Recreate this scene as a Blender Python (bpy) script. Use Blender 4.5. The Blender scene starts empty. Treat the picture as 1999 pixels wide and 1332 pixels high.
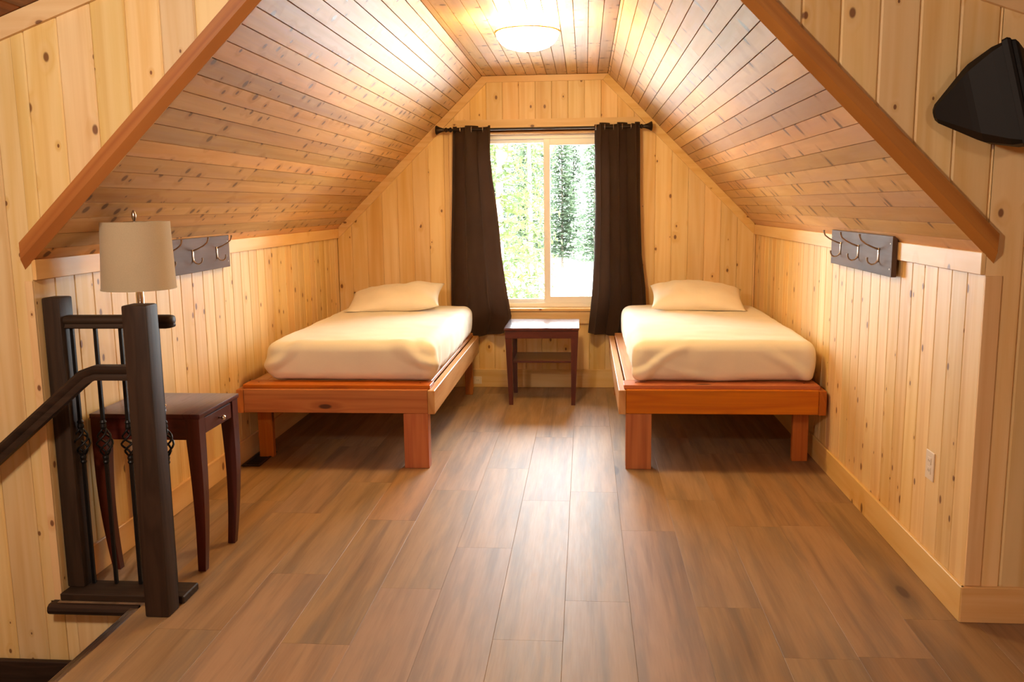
import bpy, bmesh, math, random
from mathutils import Vector, Matrix, noise as mnoise
R = random.Random(7)
C = bpy.context.scene.collection
sc = bpy.context.scene

# ------------------------------------------------------------------ camera
F_PX, YAW, PITCH, ROLL, CAM_H = 1728.96, .0833, .1530, -.0124, 1.5
cyw, syw, cp, sp = math.cos(YAW), math.sin(YAW), math.cos(PITCH), math.sin(PITCH)
fw = Vector((-syw*cp, cyw*cp, -sp)); rt = Vector((cyw, syw, 0)); up = rt.cross(fw)
cr, sr = math.cos(ROLL), math.sin(ROLL)
rt2 = rt*cr + up*sr; up2 = up*cr - rt*sr
cam_d = bpy.data.cameras.new('camera'); cam = bpy.data.objects.new('camera', cam_d); C.objects.link(cam)
m = Matrix((rt2, up2, -fw)).transposed().to_4x4(); m.translation = (0, 0, CAM_H); cam.matrix_world = m
cam_d.sensor_width = 36; cam_d.lens = F_PX/1999*36; cam_d.clip_start = .05; cam_d.clip_end = 300
sc.camera = cam

# ------------------------------------------------------------------ light
SKY = 40.0            # overcast sky beyond the window
LAMP = 112.0          # alcove flush-mount bowl, emission strength
W = bpy.data.worlds.new('overcast_sky'); sc.world = W; W.use_nodes = True
bg = W.node_tree.nodes['Background']; bg.inputs[0].default_value = (.86, .94, 1, 1); bg.inputs[1].default_value = SKY
def point(name, loc, power, col, rad):
    l = bpy.data.lights.new(name, 'POINT'); l.energy = power; l.color = col; l.shadow_soft_size = rad
    o = bpy.data.objects.new(name, l); o.location = loc; C.objects.link(o); return o
point('main_room_lamp', (-1.35, .9, 2.2), 150, (1, .86, .70), .13)
point('main_room_lamp.001', (.9, -1.6, 2.1), 60, (1, .84, .66), .13)
pl = bpy.data.lights.new('window_portal', 'AREA'); pl.shape = 'RECTANGLE'; pl.size = 1.25; pl.size_y = 1.45
pl.cycles.is_portal = True
po = bpy.data.objects.new('window_portal', pl); po.location = (-.335, 7.36, 1.36); po.rotation_euler = (-math.pi/2, 0, 0); C.objects.link(po)
sc.view_settings.view_transform = 'Standard'; sc.view_settings.look = 'None'
sc.view_settings.gamma = 1; sc.view_settings.exposure = 0.0; sc.view_settings.use_curve_mapping = False
sc.cycles.use_denoising = True; sc.cycles.max_bounces = 10; sc.cycles.diffuse_bounces = 6
sc.cycles.transparent_max_bounces = 12; sc.cycles.sample_clamp_indirect = 8

# ------------------------------------------------------------------ materials
def srgb(r, g, b):
    f = lambda c: (c/255/12.92 if c/255 <= .04045 else ((c/255+.055)/1.055)**2.4)
    return (f(r), f(g), f(b), 1)
class NT:
    def __init__(s, name):
        s.m = bpy.data.materials.new(name); s.m.use_nodes = True; s.t = s.m.node_tree; s.n = s.t.nodes; s.l = s.t.links
        s.b = s.n['Principled BSDF']; s.out = s.n['Material Output']
    def new(s, typ, **k):
        x = s.n.new(typ)
        for a, v in k.items(): setattr(x, a, v)
        return x
    def put(s, sock, v):
        if isinstance(v, bpy.types.NodeSocket): s.l.new(v, sock)
        elif v is not None: sock.default_value = v
    def math(s, op, a, b=None, c=None, clamp=False):
        x = s.new('ShaderNodeMath', operation=op, use_clamp=clamp)
        for i, v in enumerate((a, b, c)): s.put(x.inputs[i], v)
        return x.outputs[0]
    def mix(s, f, a, b, mode='MIX'):
        x = s.new('ShaderNodeMix', data_type='RGBA', blend_type=mode)
        s.put(x.inputs['Factor'], f); s.put(x.inputs[6], a); s.put(x.inputs[7], b)
        return x.outputs[2]
    def comb(s, a, b, c=0.0):
        x = s.new('ShaderNodeCombineXYZ')
        for i, v in enumerate((a, b, c)): s.put(x.inputs[i], v)
        return x.outputs[0]
    def noise(s, vec, scale=1.0, detail=3.0, rough=.5, dist=0.0):
        x = s.new('ShaderNodeTexNoise'); s.put(x.inputs['Vector'], vec)
        x.inputs['Scale'].default_value = scale; x.inputs['Detail'].default_value = detail
        x.inputs['Roughness'].default_value = rough; x.inputs['Distortion'].default_value = dist
        return x.outputs['Fac']
    def rng(s, v, a, b, c=0.0, d=1.0, smooth=False):
        x = s.new('ShaderNodeMapRange'); x.clamp = True
        if smooth: x.interpolation_type = 'SMOOTHSTEP'
        for i, q in enumerate((v, a, b, c, d)): s.put(x.inputs[i], q)
        return x.outputs[0]
    def bump(s, h, strength=.2, dist=.002):
        x = s.new('ShaderNodeBump'); x.inputs['Strength'].default_value = strength; x.inputs['Distance'].default_value = dist
        s.put(x.inputs['Height'], h); s.l.new(x.outputs[0], s.b.inputs['Normal'])
def wood(name, along, light, mid, dark, knot=None, knots=.5, kb=6.0, ka=2.2, ksize=.16, rough=.45, coat=0.0,
         gb=26.0, ga=1.1, vary=.35, rings=9.0, fine=.35, bumpy=.15, gray=None, spec=.4):
    """wood with grain along an axis; across = the other two axes added; every object gets its own offset and tint"""
    t = NT(name)
    tc = t.new('ShaderNodeTexCoord'); s = t.new('ShaderNodeSeparateXYZ'); t.l.new(tc.outputs['Object'], s.inputs[0])
    ax = dict(x=0, y=1, z=2); A = s.outputs[ax[along]]; oth = [s.outputs[i] for k, i in ax.items() if k != along]
    B = t.math('ADD', oth[0], oth[1]) if along != 'y' else t.math('MULTIPLY_ADD', oth[1], .4, oth[0])
    rnd = t.new('ShaderNodeObjectInfo').outputs['Random']
    r2 = t.math('FRACT', t.math('MULTIPLY', rnd, 7.31)); r3 = t.math('FRACT', t.math('MULTIPLY', rnd, 23.7))
    A2 = t.math('MULTIPLY_ADD', rnd, 31.0, A); B2 = t.math('MULTIPLY_ADD', r2, 5.3, B)
    kv = t.comb(t.math('MULTIPLY', B2, kb), t.math('MULTIPLY', A2, ka))
    vo = t.new('ShaderNodeTexVoronoi', voronoi_dimensions='2D', feature='F1'); t.l.new(kv, vo.inputs['Vector']); vo.inputs['Scale'].default_value = 1
    cs = t.new('ShaderNodeSeparateXYZ'); t.l.new(vo.outputs['Color'], cs.inputs[0])
    has = t.math('LESS_THAN', cs.outputs[0], knots)
    rad = t.math('MULTIPLY', t.math('MULTIPLY_ADD', cs.outputs[1], .75, .25), ksize)
    d = vo.outputs['Distance']
    core = t.math('MULTIPLY', t.rng(t.math('DIVIDE', d, rad), 1.0, .55, 0, 1, True), has)
    halo = t.math('MULTIPLY', t.rng(t.math('DIVIDE', d, rad), 3.4, .8, 0, 1, True), has)
    # growth bands bend round the knots
    big = t.noise(t.comb(t.math('MULTIPLY', B2, gb*.32), t.math('MULTIPLY', A2, ga*.55), r3), 1, 2, .5, .3)
    big = t.math('MULTIPLY_ADD', halo, .16, big)
    ring = t.math('PINGPONG', t.math('MULTIPLY', big, rings), 1.0)
    fin = t.noise(t.comb(t.math('MULTIPLY', B2, gb*6), t.math('MULTIPLY', A2, ga*4), r3), 1, 4, .6)
    g = t.math('ADD', t.math('MULTIPLY', ring, 1-fine), t.math('MULTIPLY', fin, fine))
    col = t.mix(t.rng(g, .25, .95), light, mid)
    col = t.mix(t.rng(t.noise(t.comb(t.math('MULTIPLY', B2, gb*.7), t.math('MULTIPLY', A2, ga*.5), r2), 1, 3, .55), .5, .78, 0, .75), col, dark)
    if gray: col = t.mix(t.rng(t.noise(t.comb(t.math('MULTIPLY', B2, gb*.5), t.math('MULTIPLY', A2, ga*.8), rnd), 1, 4, .6), .48, .68, 0, .7), col, gray)
    if knot:
        col = t.mix(t.math('MULTIPLY', halo, .35), col, dark)
        col = t.mix(t.math('MULTIPLY', core, .85), col, knot)
    hsv = t.new('ShaderNodeHueSaturation'); t.put(hsv.inputs['Color'], col)
    t.put(hsv.inputs['Value'], t.math('MULTIPLY_ADD', r3, vary, 1-vary*.55))
    t.put(hsv.inputs['Hue'], t.math('MULTIPLY_ADD', r2, .012, .494)); t.put(hsv.inputs['Saturation'], t.math('MULTIPLY_ADD', rnd, .16, .92))
    t.l.new(hsv.outputs[0], t.b.inputs['Base Color'])
    t.put(t.b.inputs['Roughness'], t.math('MULTIPLY_ADD', fin, .14, rough-.07)); t.b.inputs['Coat Weight'].default_value = coat
    t.b.inputs['Coat Roughness'].default_value = .25; t.b.inputs['Specular IOR Level'].default_value = spec
    if bumpy: t.bump(t.math('ADD', t.math('MULTIPLY', fin, .5), t.math('MULTIPLY', ring, .3)), bumpy, .0015)
    return t.m
def plain(name, col, rough=.5, metal=0.0, spec=.5, nscale=0, namp=.15, bump=0, coat=0):
    t = NT(name); t.b.inputs['Roughness'].default_value = rough; t.b.inputs['Metallic'].default_value = metal
    t.b.inputs['Specular IOR Level'].default_value = spec; t.b.inputs['Coat Weight'].default_value = coat
    if nscale:
        tc = t.new('ShaderNodeTexCoord'); n = t.noise(tc.outputs['Object'], nscale, 4)
        d = tuple(c*(1-namp) for c in col[:3])+(1,); l = tuple(min(1, c*(1+namp)) for c in col[:3])+(1,)
        t.l.new(t.mix(t.rng(n, .3, .7), d, l), t.b.inputs['Base Color'])
        if bump: t.bump(n, bump, .002)
    else: t.b.inputs['Base Color'].default_value = col
    return t.m
PL, PM, PD, PK = srgb(234, 203, 148), srgb(226, 189, 125), srgb(210, 164, 98), srgb(104, 52, 24)
pine = {a: wood('knotty_pine_'+a, a, PL, PM, PD, PK, knots=.36, vary=.2, kb=9, ka=5.5, ksize=.13) for a in 'xyz'}
pine_trim = {a: wood('pine_trim_'+a, a, srgb(230, 195, 138), srgb(221, 180, 118), srgb(206, 156, 92), PK, knots=.2, vary=.1, kb=9, ka=5.5, ksize=.12) for a in 'xyz'}
ceil_m = wood('ceiling_cedar_y', 'y', srgb(216, 176, 122), srgb(202, 156, 98), srgb(172, 124, 74), srgb(92, 58, 42), knots=.6, kb=9, ka=8.5, ksize=.21,
              rough=.40, vary=.42, gray=srgb(196, 158, 132), spec=.55)
ceil_dark = wood('main_ceiling_cedar_y', 'y', srgb(150, 92, 44), srgb(120, 70, 30), srgb(88, 48, 20), srgb(46, 24, 12), rough=.5)
floor_m = wood('vinyl_plank_y', 'y', srgb(158, 126, 91), srgb(134, 102, 69), srgb(82, 60, 41), srgb(70, 48, 34), knots=.12, kb=3, ka=1.0, ksize=.13,
               rough=.50, vary=.10, gb=24, ga=1.6, rings=4, fine=.5, gray=srgb(116, 98, 80), bumpy=.10, spec=.5)
cedar = {a: wood('red_cedar_'+a, a, srgb(194, 116, 52), srgb(174, 94, 37), srgb(132, 64, 22), srgb(62, 26, 12), knots=.3, vary=.2, rough=.42, gb=34) for a in 'xyz'}
cedar_trim = wood('cedar_trim', 'x', srgb(178, 116, 58), srgb(156, 94, 44), srgb(118, 66, 28), srgb(62, 26, 12), knots=.2, vary=.1, rough=.45, gb=34)
pale_cedar = wood('pale_cedar_y', 'y', srgb(208, 160, 112), srgb(184, 128, 80), srgb(142, 84, 44), srgb(70, 34, 16), knots=.4, rough=.4, vary=.1)
esp = {a: wood('espresso_wood_'+a, a, srgb(58, 42, 30), srgb(44, 31, 22), srgb(28, 20, 14), None, vary=.12, rough=.55, spec=.25, gb=50, ga=2.5, bumpy=.25) for a in 'xyz'}
mah = {a: wood('mahogany_'+a, a, srgb(84, 36, 27), srgb(70, 27, 20), srgb(52, 20, 15), None, vary=.06, rough=.30, gb=40, bumpy=.03, spec=.45) for a in 'xyz'}
mah_top = wood('mahogany_polished_top', 'x', srgb(84, 36, 27), srgb(70, 27, 20), srgb(52, 20, 15), None, vary=.06, rough=.2, gb=40, bumpy=.02, coat=.8)
rackw = wood('weathered_dark_board', 'y', srgb(98, 78, 66), srgb(82, 64, 54), srgb(58, 45, 39), srgb(40, 30, 28), knots=.2, rough=.6, vary=.1, gb=30, gray=srgb(86, 74, 68), spec=.2)
black_iron = plain('black_iron', (.012, .011, .011, 1), .42, .6, nscale=60)
bronze = plain('dark_bronze', (.03, .02, .016, 1), .35, .7, nscale=40)
nickel = plain('brushed_nickel', (.55, .45, .36, 1), .28, 1)
chrome = plain('chrome', (.8, .78, .76, 1), .12, 1)
vinyl = plain('white_vinyl', (.90, .89, .87, 1), .3)
ivory = plain('ivory_plastic', (.78, .68, .55, 1), .35)
black_pl = plain('black_plastic', (.008, .006, .005, 1), .6, spec=.25)
grille_m = plain('black_grille_cloth', (.004, .004, .004, 1), .8, nscale=400, bump=.5)
slot_m = plain('dark_slot', (.02, .015, .012, 1), .7)
vent_m = plain('dark_vent_metal', (.02, .016, .013, 1), .45, .5)
backing = plain('wall_backing', srgb(120, 78, 42), .9, nscale=8)
plaster = plain('far_room_wall', srgb(214, 168, 112), .8, nscale=3)
alu = plain('ribbed_bronze_nosing', (.16, .10, .07, 1), .4, .6)

def fabric(name, col, weave=700, amp=.06, rough=.9, sheen=.2, bump=.15, slub=0):
    t = NT(name); tc = t.new('ShaderNodeTexCoord'); v = tc.outputs['Object']
    n = t.noise(v, weave, 2); n2 = t.noise(v, 5, 3)
    f = t.math('ADD', t.math('MULTIPLY', n, .5), t.math('MULTIPLY', n2, .5))
    d = tuple(c*(1-amp) for c in col[:3])+(1,); l = tuple(min(1, c*(1+amp)) for c in col[:3])+(1,)
    t.l.new(t.mix(t.rng(f, .35, .65), d, l), t.b.inputs['Base Color'])
    t.b.inputs['Roughness'].default_value = rough; t.b.inputs['Sheen Weight'].default_value = sheen; t.b.inputs['Specular IOR Level'].default_value = .2
    t.bump(n, bump, .001)
    return t
sheet_m = fabric('cream_cotton_sheet', (.80, .735, .60, 1)).m
pillow_m = fabric('cream_cotton_pillowcase', (.82, .74, .60, 1)).m
curt_m = fabric('dark_brown_curtain', (.080, .044, .027, 1), amp=.12, rough=.65, sheen=.12).m
shade_t = fabric('beige_linen_shade', (.52, .42, .27, 1), weave=300)
shade_t.b.inputs['Subsurface Weight'].default_value = 0
shade_m = shade_t.m
def emis(name, col, s, base=(.9, .88, .8, 1)):
    t = NT(name); t.b.inputs['Base Color'].default_value = base; t.b.inputs['Emission Color'].default_value = col; t.b.inputs['Emission Strength'].default_value = s
    return t.m
bowl_m = emis('lit_frosted_glass', (1, .71, .31, 1), LAMP)
def glass():
    t = NT('window_glass'); t.n.remove(t.b)
    tr = t.new('ShaderNodeBsdfTransparent'); tr.inputs[0].default_value = (.97, .985, .98, 1)
    gl = t.new('ShaderNodeBsdfGlossy'); gl.inputs['Roughness'].default_value = .03
    fr = t.new('ShaderNodeFresnel'); fr.inputs[0].default_value = 1.35
    mx = t.new('ShaderNodeMixShader'); t.l.new(fr.outputs[0], mx.inputs[0]); t.l.new(tr.outputs[0], mx.inputs[1]); t.l.new(gl.outputs[0], mx.inputs[2])
    t.l.new(mx.outputs[0], t.out.inputs[0]); return t.m
glass_m = glass()
def leaf(name, a, b):
    t = NT(name); tc = t.new('ShaderNodeTexCoord'); n = t.noise(tc.outputs['Object'], 1.7, 4)
    rnd = t.new('ShaderNodeObjectInfo').outputs['Random']
    c = t.mix(t.rng(n, .35, .65), a, b)
    h = t.new('ShaderNodeHueSaturation'); t.put(h.inputs['Color'], c); t.put(h.inputs['Value'], t.math('MULTIPLY_ADD', rnd, .5, .75))
    t.l.new(h.outputs[0], t.b.inputs['Base Color']); t.b.inputs['Roughness'].default_value = .7
    t.n.remove(t.b) if False else None
    tl = t.new('ShaderNodeBsdfTranslucent'); t.l.new(h.outputs[0], tl.inputs[0])
    mx = t.new('ShaderNodeMixShader'); mx.inputs[0].default_value = .45
    t.l.new(t.b.outputs[0], mx.inputs[1]); t.l.new(tl.outputs[0], mx.inputs[2]); t.l.new(mx.outputs[0], t.out.inputs[0])
    return t.m
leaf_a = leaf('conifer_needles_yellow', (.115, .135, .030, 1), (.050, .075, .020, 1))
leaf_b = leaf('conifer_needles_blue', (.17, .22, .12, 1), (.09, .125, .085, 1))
bark = plain('grey_bark', (.16, .12, .09, 1), .9, nscale=12, namp=.4)
gravel = plain('pale_gravel', (.55, .53, .50, 1), .9, nscale=3, namp=.15)

# ------------------------------------------------------------------ helpers
def link(name, me, mat, parent=None, smooth=False):
    if mat: me.materials.append(mat)
    o = bpy.data.objects.new(name, me); C.objects.link(o)
    if parent: o.parent = parent
    if smooth: me.shade_smooth()
    return o
def data_obj(name, v, f, mat, parent=None, smooth=False):
    me = bpy.data.meshes.new(name); me.from_pydata(v, [], f); me.update()
    return link(name, me, mat, parent, smooth)
def obj(name, bm, mat, parent=None, smooth=False, angle=None):
    bmesh.ops.recalc_face_normals(bm, faces=bm.faces)
    me = bpy.data.meshes.new(name); bm.to_mesh(me); bm.free()
    o = link(name, me, mat, parent, smooth)
    if angle:
        me.shade_smooth(); me.set_sharp_from_angle(angle=math.radians(angle))
    return o
def bx(bm, a, b, bev=0.0, seg=1, rot=None, piv=None):
    t = bmesh.new(); bmesh.ops.create_cube(t, size=1)
    for v in t.verts: v.co = Vector([a[i]+(v.co[i]+.5)*(b[i]-a[i]) for i in range(3)])
    if bev: bmesh.ops.bevel(t, geom=t.edges[:], offset=bev, segments=seg, affect='EDGES', profile=.6)
    if rot is not None:
        p = Vector(piv) if piv is not None else (Vector(a)+Vector(b))/2
        for v in t.verts: v.co = rot @ (v.co-p) + p
    me = bpy.data.meshes.new('t'); t.to_mesh(me); t.free(); bm.from_mesh(me); bpy.data.meshes.remove(me); return bm
def box(name, a, b, mat, parent=None, bev=.002, seg=1, **k):
    return obj(name, bx(bmesh.new(), a, b, bev, seg, **k), mat, parent, angle=40 if seg > 1 else None)
def tube(bm, pts, r, seg=8, cap=True):
    pts = [Vector(p) for p in pts]; n = len(pts); rr = r if isinstance(r, (list, tuple)) else [r]*n
    T = [(pts[min(i+1, n-1)]-pts[max(i-1, 0)]).normalized() for i in range(n)]
    ref = Vector((0, 0, 1)) if abs(T[0].z) < .9 else Vector((1, 0, 0)); N = T[0].cross(ref).normalized(); rings = []
    for i in range(n):
        N = (N - T[i]*N.dot(T[i])).normalized(); B = T[i].cross(N)
        rings.append([bm.verts.new(pts[i]+(N*math.cos(2*math.pi*k/seg)+B*math.sin(2*math.pi*k/seg))*rr[i]) for k in range(seg)])
    for i in range(n-1):
        for k in range(seg): bm.faces.new((rings[i][k], rings[i][(k+1) % seg], rings[i+1][(k+1) % seg], rings[i+1][k]))
    if cap: bm.faces.new(rings[0][::-1]); bm.faces.new(rings[-1])
    return bm
def lathe(bm, prof, c=(0, 0, 0), axis='z', seg=24):
    c = Vector(c); rings = []
    for r, h in prof:
        ring = []
        for k in range(seg):
            a = 2*math.pi*k/seg; x, y = r*math.cos(a), r*math.sin(a)
            p = dict(z=(x, y, h), x=(h, x, y), y=(x, h, y))[axis]; ring.append(bm.verts.new(c+Vector(p)))
        rings.append(ring)
    for i in range(len(rings)-1):
        for k in range(seg): bm.faces.new((rings[i][k], rings[i][(k+1) % seg], rings[i+1][(k+1) % seg], rings[i+1][k]))
    bm.faces.new(rings[0][::-1]); bm.faces.new(rings[-1]); return bm
def prism(bm, poly, axis, lo, hi):
    """extrude a 2D polygon; axis y: poly in (x,z); axis x: poly in (y,z); axis z: (x,y)"""
    mk = dict(y=lambda p, h: (p[0], h, p[1]), x=lambda p, h: (h, p[0], p[1]), z=lambda p, h: (p[0], p[1], h))[axis]
    a = [bm.verts.new(mk(p, lo)) for p in poly]; b = [bm.verts.new(mk(p, hi)) for p in poly]; n = len(poly)
    bm.faces.new(a); bm.faces.new(b[::-1])
    for i in range(n): bm.faces.new((a[i], b[i], b[(i+1) % n], a[(i+1) % n]))
    return bm
def tag(o, label, cat, group=None, kind=None):
    o['label'] = label; o['category'] = cat
    if group: o['group'] = group
    if kind: o['kind'] = kind
    return o
def thing(name, label, cat, loc, group=None):
    o = bpy.data.objects.new(name, None); C.objects.link(o); o.location = loc; o.empty_display_size = .1
    return tag(o, label, cat, group)
def struct(o): o['kind'] = 'structure'; return o
def dup(root, loc, label, rotz=0):
    r = root.copy(); C.objects.link(r); r.location = loc; r.rotation_euler = (0, 0, rotz); r['label'] = label
    for ch in list(root.children):
        c = ch.copy(); C.objects.link(c); c.parent = r
        for g in ch.children:
            d = g.copy(); C.objects.link(d); d.parent = c
    return r
def plank(name, parent, mat, cols, mp, th=.018):
    """cols: (u, v0, v1, d); mp(u,v,d) -> point; d = 0 is the face, negative is recessed"""
    v = []; f = []; n = len(cols)
    for u, a, b, d in cols: v += [mp(u, a, d), mp(u, b, d)]
    for u, a, b, d in (cols[0], cols[-1]): v += [mp(u, a, -th), mp(u, b, -th)]
    for i in range(n-1): f.append((2*i, 2*i+2, 2*i+3, 2*i+1))
    k = 2*n; f.append((0, 1, k+1, k)); f.append((2*n-2, k+2, k+3, 2*n-1))
    f.append(tuple(range(0, 2*n, 2))[::-1]+(k, k+2)); f.append(tuple(range(1, 2*n, 2))+(k+3, k+1)); f.append((k, k+1, k+3, k+2))
    me = bpy.data.meshes.new(name); me.from_pydata(v, [], f); me.update()
    return link(name, me, mat, parent)
def rows(u0, u1, pitch, phase):
    k = math.ceil((u0-phase)/pitch+1e-6); e = [u0]
    while phase+k*pitch < u1-1e-6: e.append(phase+k*pitch); k += 1
    e.append(u1)
    if len(e) > 2 and e[1]-e[0] < .012: e.pop(1)
    if len(e) > 2 and e[-1]-e[-2] < .012: e.pop(-2)
    return list(zip(e[:-1], e[1:]))
def strip(parent, mat, a, b, lo, hi, mp, ch=.0042, gap=.0004, brk=(), name='plank', left=True, right=True, th=.018, dep=.0032):
    us = [(a+gap, -dep if left else 0)] + ([(a+gap+ch, 0)] if left else []) + [(q, 0) for q in brk if a+2*ch < q < b-2*ch] \
        + ([(b-gap-ch, 0)] if right else []) + [(b-gap, -dep if right else 0)]
    cols = [(u, lo(u), hi(u), d) for u, d in us]
    if max(c[2]-c[1] for c in cols) < .015: return None
    cols = [(u, p, max(q, p+.0005), d) for u, p, q, d in cols]
    return plank(name, parent, mat, cols, mp, th)
k_ = lambda c: (lambda u: c)

# ------------------------------------------------------------------ room numbers (metres; x right, y away, z up)
XL, XR, YF, YE = -2.035, 1.349, 3.116, 7.2
ZK, ZC, XA, XB = 1.3164, 2.506, -.813, .176      # knee wall top, flat ceiling, slope breaks
XM = -.343                                        # ridge
SL = (ZC-ZK)/(XA-XL); SR_ = (ZC-ZK)/(XR-XB)
roof = lambda x: 2.775-.35*abs(x-XM)              # main room ceiling line
def arch(x):                                      # alcove ceiling height
    if x < XA: return ZK+(x-XL)*SL
    if x > XB: return ZK+(XR-x)*SR_
    return ZC
WX0, WX1, WZ0, WZ1 = -.96, .29, .655, 2.07        # window opening
MX0, MX1, MY0 = -3.6, 2.9, -4.0                   # main room

# floor
fl = bmesh.new(); bx(fl, (XL-.05, YF, -.06), (XR+.05, YE+.05, -.012)); bx(fl, (-1.69, MY0, -.20), (MX1, YF, -.012)); bx(fl, (-2.04, 3.075, -.045), (-1.60, YF+.1, -.012))
floor = struct(obj('floor', fl, backing))
FJ = {-.566: [3.71, 4.9, 2.45], -.321: [2.88, 4.35, 5.6], -.076: [1.9, 3.2, 4.5, 5.9], .169: [2.4, 3.95, 5.3]}
mpf = lambda u, v, d: (u, v, d)
for a, b in rows(-1.69, MX1, .245, -.076):
    js = None
    for q, j in FJ.items():
        if abs(a-q) < .02: js = j
    y0 = R.uniform(.3, 1.3); ys = sorted(js) if js else [y0+1.22*i for i in range(1, 6)]
    end = YE if b < XR+.01 else (YE if a < XR else YF)
    if a < XR < b:
        segs = [(a, b, .6, YF), (a, XR, YF, YE)]
    else: segs = [(a, b, .6, end)]
    for aa, bb, lo, hi in segs:
        cuts = [lo]+[y for y in ys if lo+.15 < y < hi-.1]+[hi]
        for p, q in zip(cuts[:-1], cuts[1:]):
            strip(floor, floor_m, aa, bb, k_(p+.0006), k_(q-.0006), mpf, ch=.0008, gap=.0002, th=.012, dep=.0005)
for a, b in rows(XL, -1.69, .245, -.076):
    cuts = [3.075, 3.9+R.random()*.4, 5.3+R.random()*.3, 6.5, YE]
    for p, q in zip(cuts[:-1], cuts[1:]):
        strip(floor, floor_m, a, b, k_(p+.0006), k_(q-.0006), mpf, ch=.0008, gap=.0002, th=.012, dep=.0005)

# knee walls
wl = struct(box('wall_left', (XL-.08, YF+.02, -.1), (XL-.019, YE+.1, ZK+.05), backing, bev=0))
wr = struct(box('wall_right', (XR+.019, YF+.02, -.1), (XR+.08, YE+.1, ZK+.05), backing, bev=0))
for a, b in rows(YF, YE, .1325, 3.12): strip(wl, pine['z'], a, b, k_(.0), k_(ZK+.01), lambda u, v, d: (XL+d, u, v))
for a, b in rows(YF, YE, .1325, 3.12): strip(wr, pine['z'], a, b, k_(.0), k_(ZK+.01), lambda u, v, d: (XR-d, u, v))

# end wall with the window hole
bm = bmesh.new()
bx(bm, (XL-.08, YE+.02, -.1), (WX0, YE+.16, 2.6)); bx(bm, (WX1, YE+.02, -.1), (XR+.08, YE+.16, 2.6))
bx(bm, (WX0, YE+.02, -.1), (WX1, YE+.16, WZ0)); bx(bm, (WX0, YE+.02, WZ1), (WX1, YE+.16, 2.6))
wb = struct(obj('wall_back', bm, backing))
mpb = lambda u, v, d: (u, YE-d, v)
BELT0, BELT1 = 2.085, 2.168
for a, b in rows(XL, XR, .130, -.265):                                   # above the belt board
    lo = k_(BELT1-.01)
    if arch((a+b)/2) > BELT1+.02: strip(wb, pine['z'], a, b, lo, lambda u: max(arch(u)-.004, BELT1-.01), mpb, brk=(XA, XB))
for a, b in rows(XL, XR, .130, -.225):                                   # below it
    hi = lambda u: min(arch(u)-.004, BELT0+.01)
    parts = [(a, b)]
    if a < WX0 < b: parts = [(a, WX0), (WX0, b)]
    elif a < WX1 < b: parts = [(a, WX1), (WX1, b)]
    for p, q in parts:
        c = (p+q)/2
        if WX0 < c < WX1: strip(wb, pine['z'], p, q, k_(0), k_(WZ0), mpb, left=p == a, right=q == b)
        else: strip(wb, pine['z'], p, q, k_(0), hi, mpb, left=p == a, right=q == b)

# front wall of the main room, with the opening of the alcove
def low(x):
    if x <= XL or x >= XR: return -1.4 if x < 0 else 0
    return arch(x)
rf_ = lambda x: roof(x)+.03
bm = bmesh.new(); y0, y1 = YF+.019, YF+.06
prism(bm, [(MX0-.05, -1.6), (XL-.021, -1.6), (XL-.021, rf_(XL)), (MX0, rf_(MX0))], 'y', y0, y1)
prism(bm, [(XL-.021, ZK+.03), (XA, ZC+.03), (XA, rf_(XA)), (XL-.021, rf_(XL))], 'y', y0, y1)
prism(bm, [(XA, ZC+.03), (XB, ZC+.03), (XB, rf_(XB)), (XM, rf_(XM)), (XA, rf_(XA))], 'y', y0, y1)
prism(bm, [(XB, ZC+.03), (XR+.021, ZK+.03), (XR+.021, rf_(XR)), (XB, rf_(XB))], 'y', y0, y1)
prism(bm, [(XR+.021, -.2), (MX1, -.2), (MX1, rf_(MX1)), (XR+.021, rf_(XR))], 'y', y0, y1)
bx(bm, (XL-.021, YF+.019, -1.6), (-1.3, YF+.06, -.05))
wf = struct(obj('wall_front', bm, backing))
mpw = lambda u, v, d: (u, YF-d, v)
for a, b in rows(MX0, XM, .1272, -1.989)+rows(XM, MX1, .1262, .7135):
    cuts = [a]+[q for q in (XL, XR) if a+.004 < q < b-.004]+[b]
    for p, q in zip(cuts[:-1], cuts[1:]):
        c = (p+q)/2
        lo = (lambda u: -1.4) if c < XL else ((lambda u: 0.0) if c > XR else arch)
        strip(wf, pine['z'], p, q, lo, lambda u: roof(u)+.0, mpw, brk=(XA, XB, XM), left=(p == a), right=(q == b), ch=.0060, dep=.0048)
for a, b in rows(XL, -1.66, .1272, -1.989): strip(wf, pine['z'], a, b, k_(-1.4), k_(-.046), lambda u, v, d: (u, YF-d, v))

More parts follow.
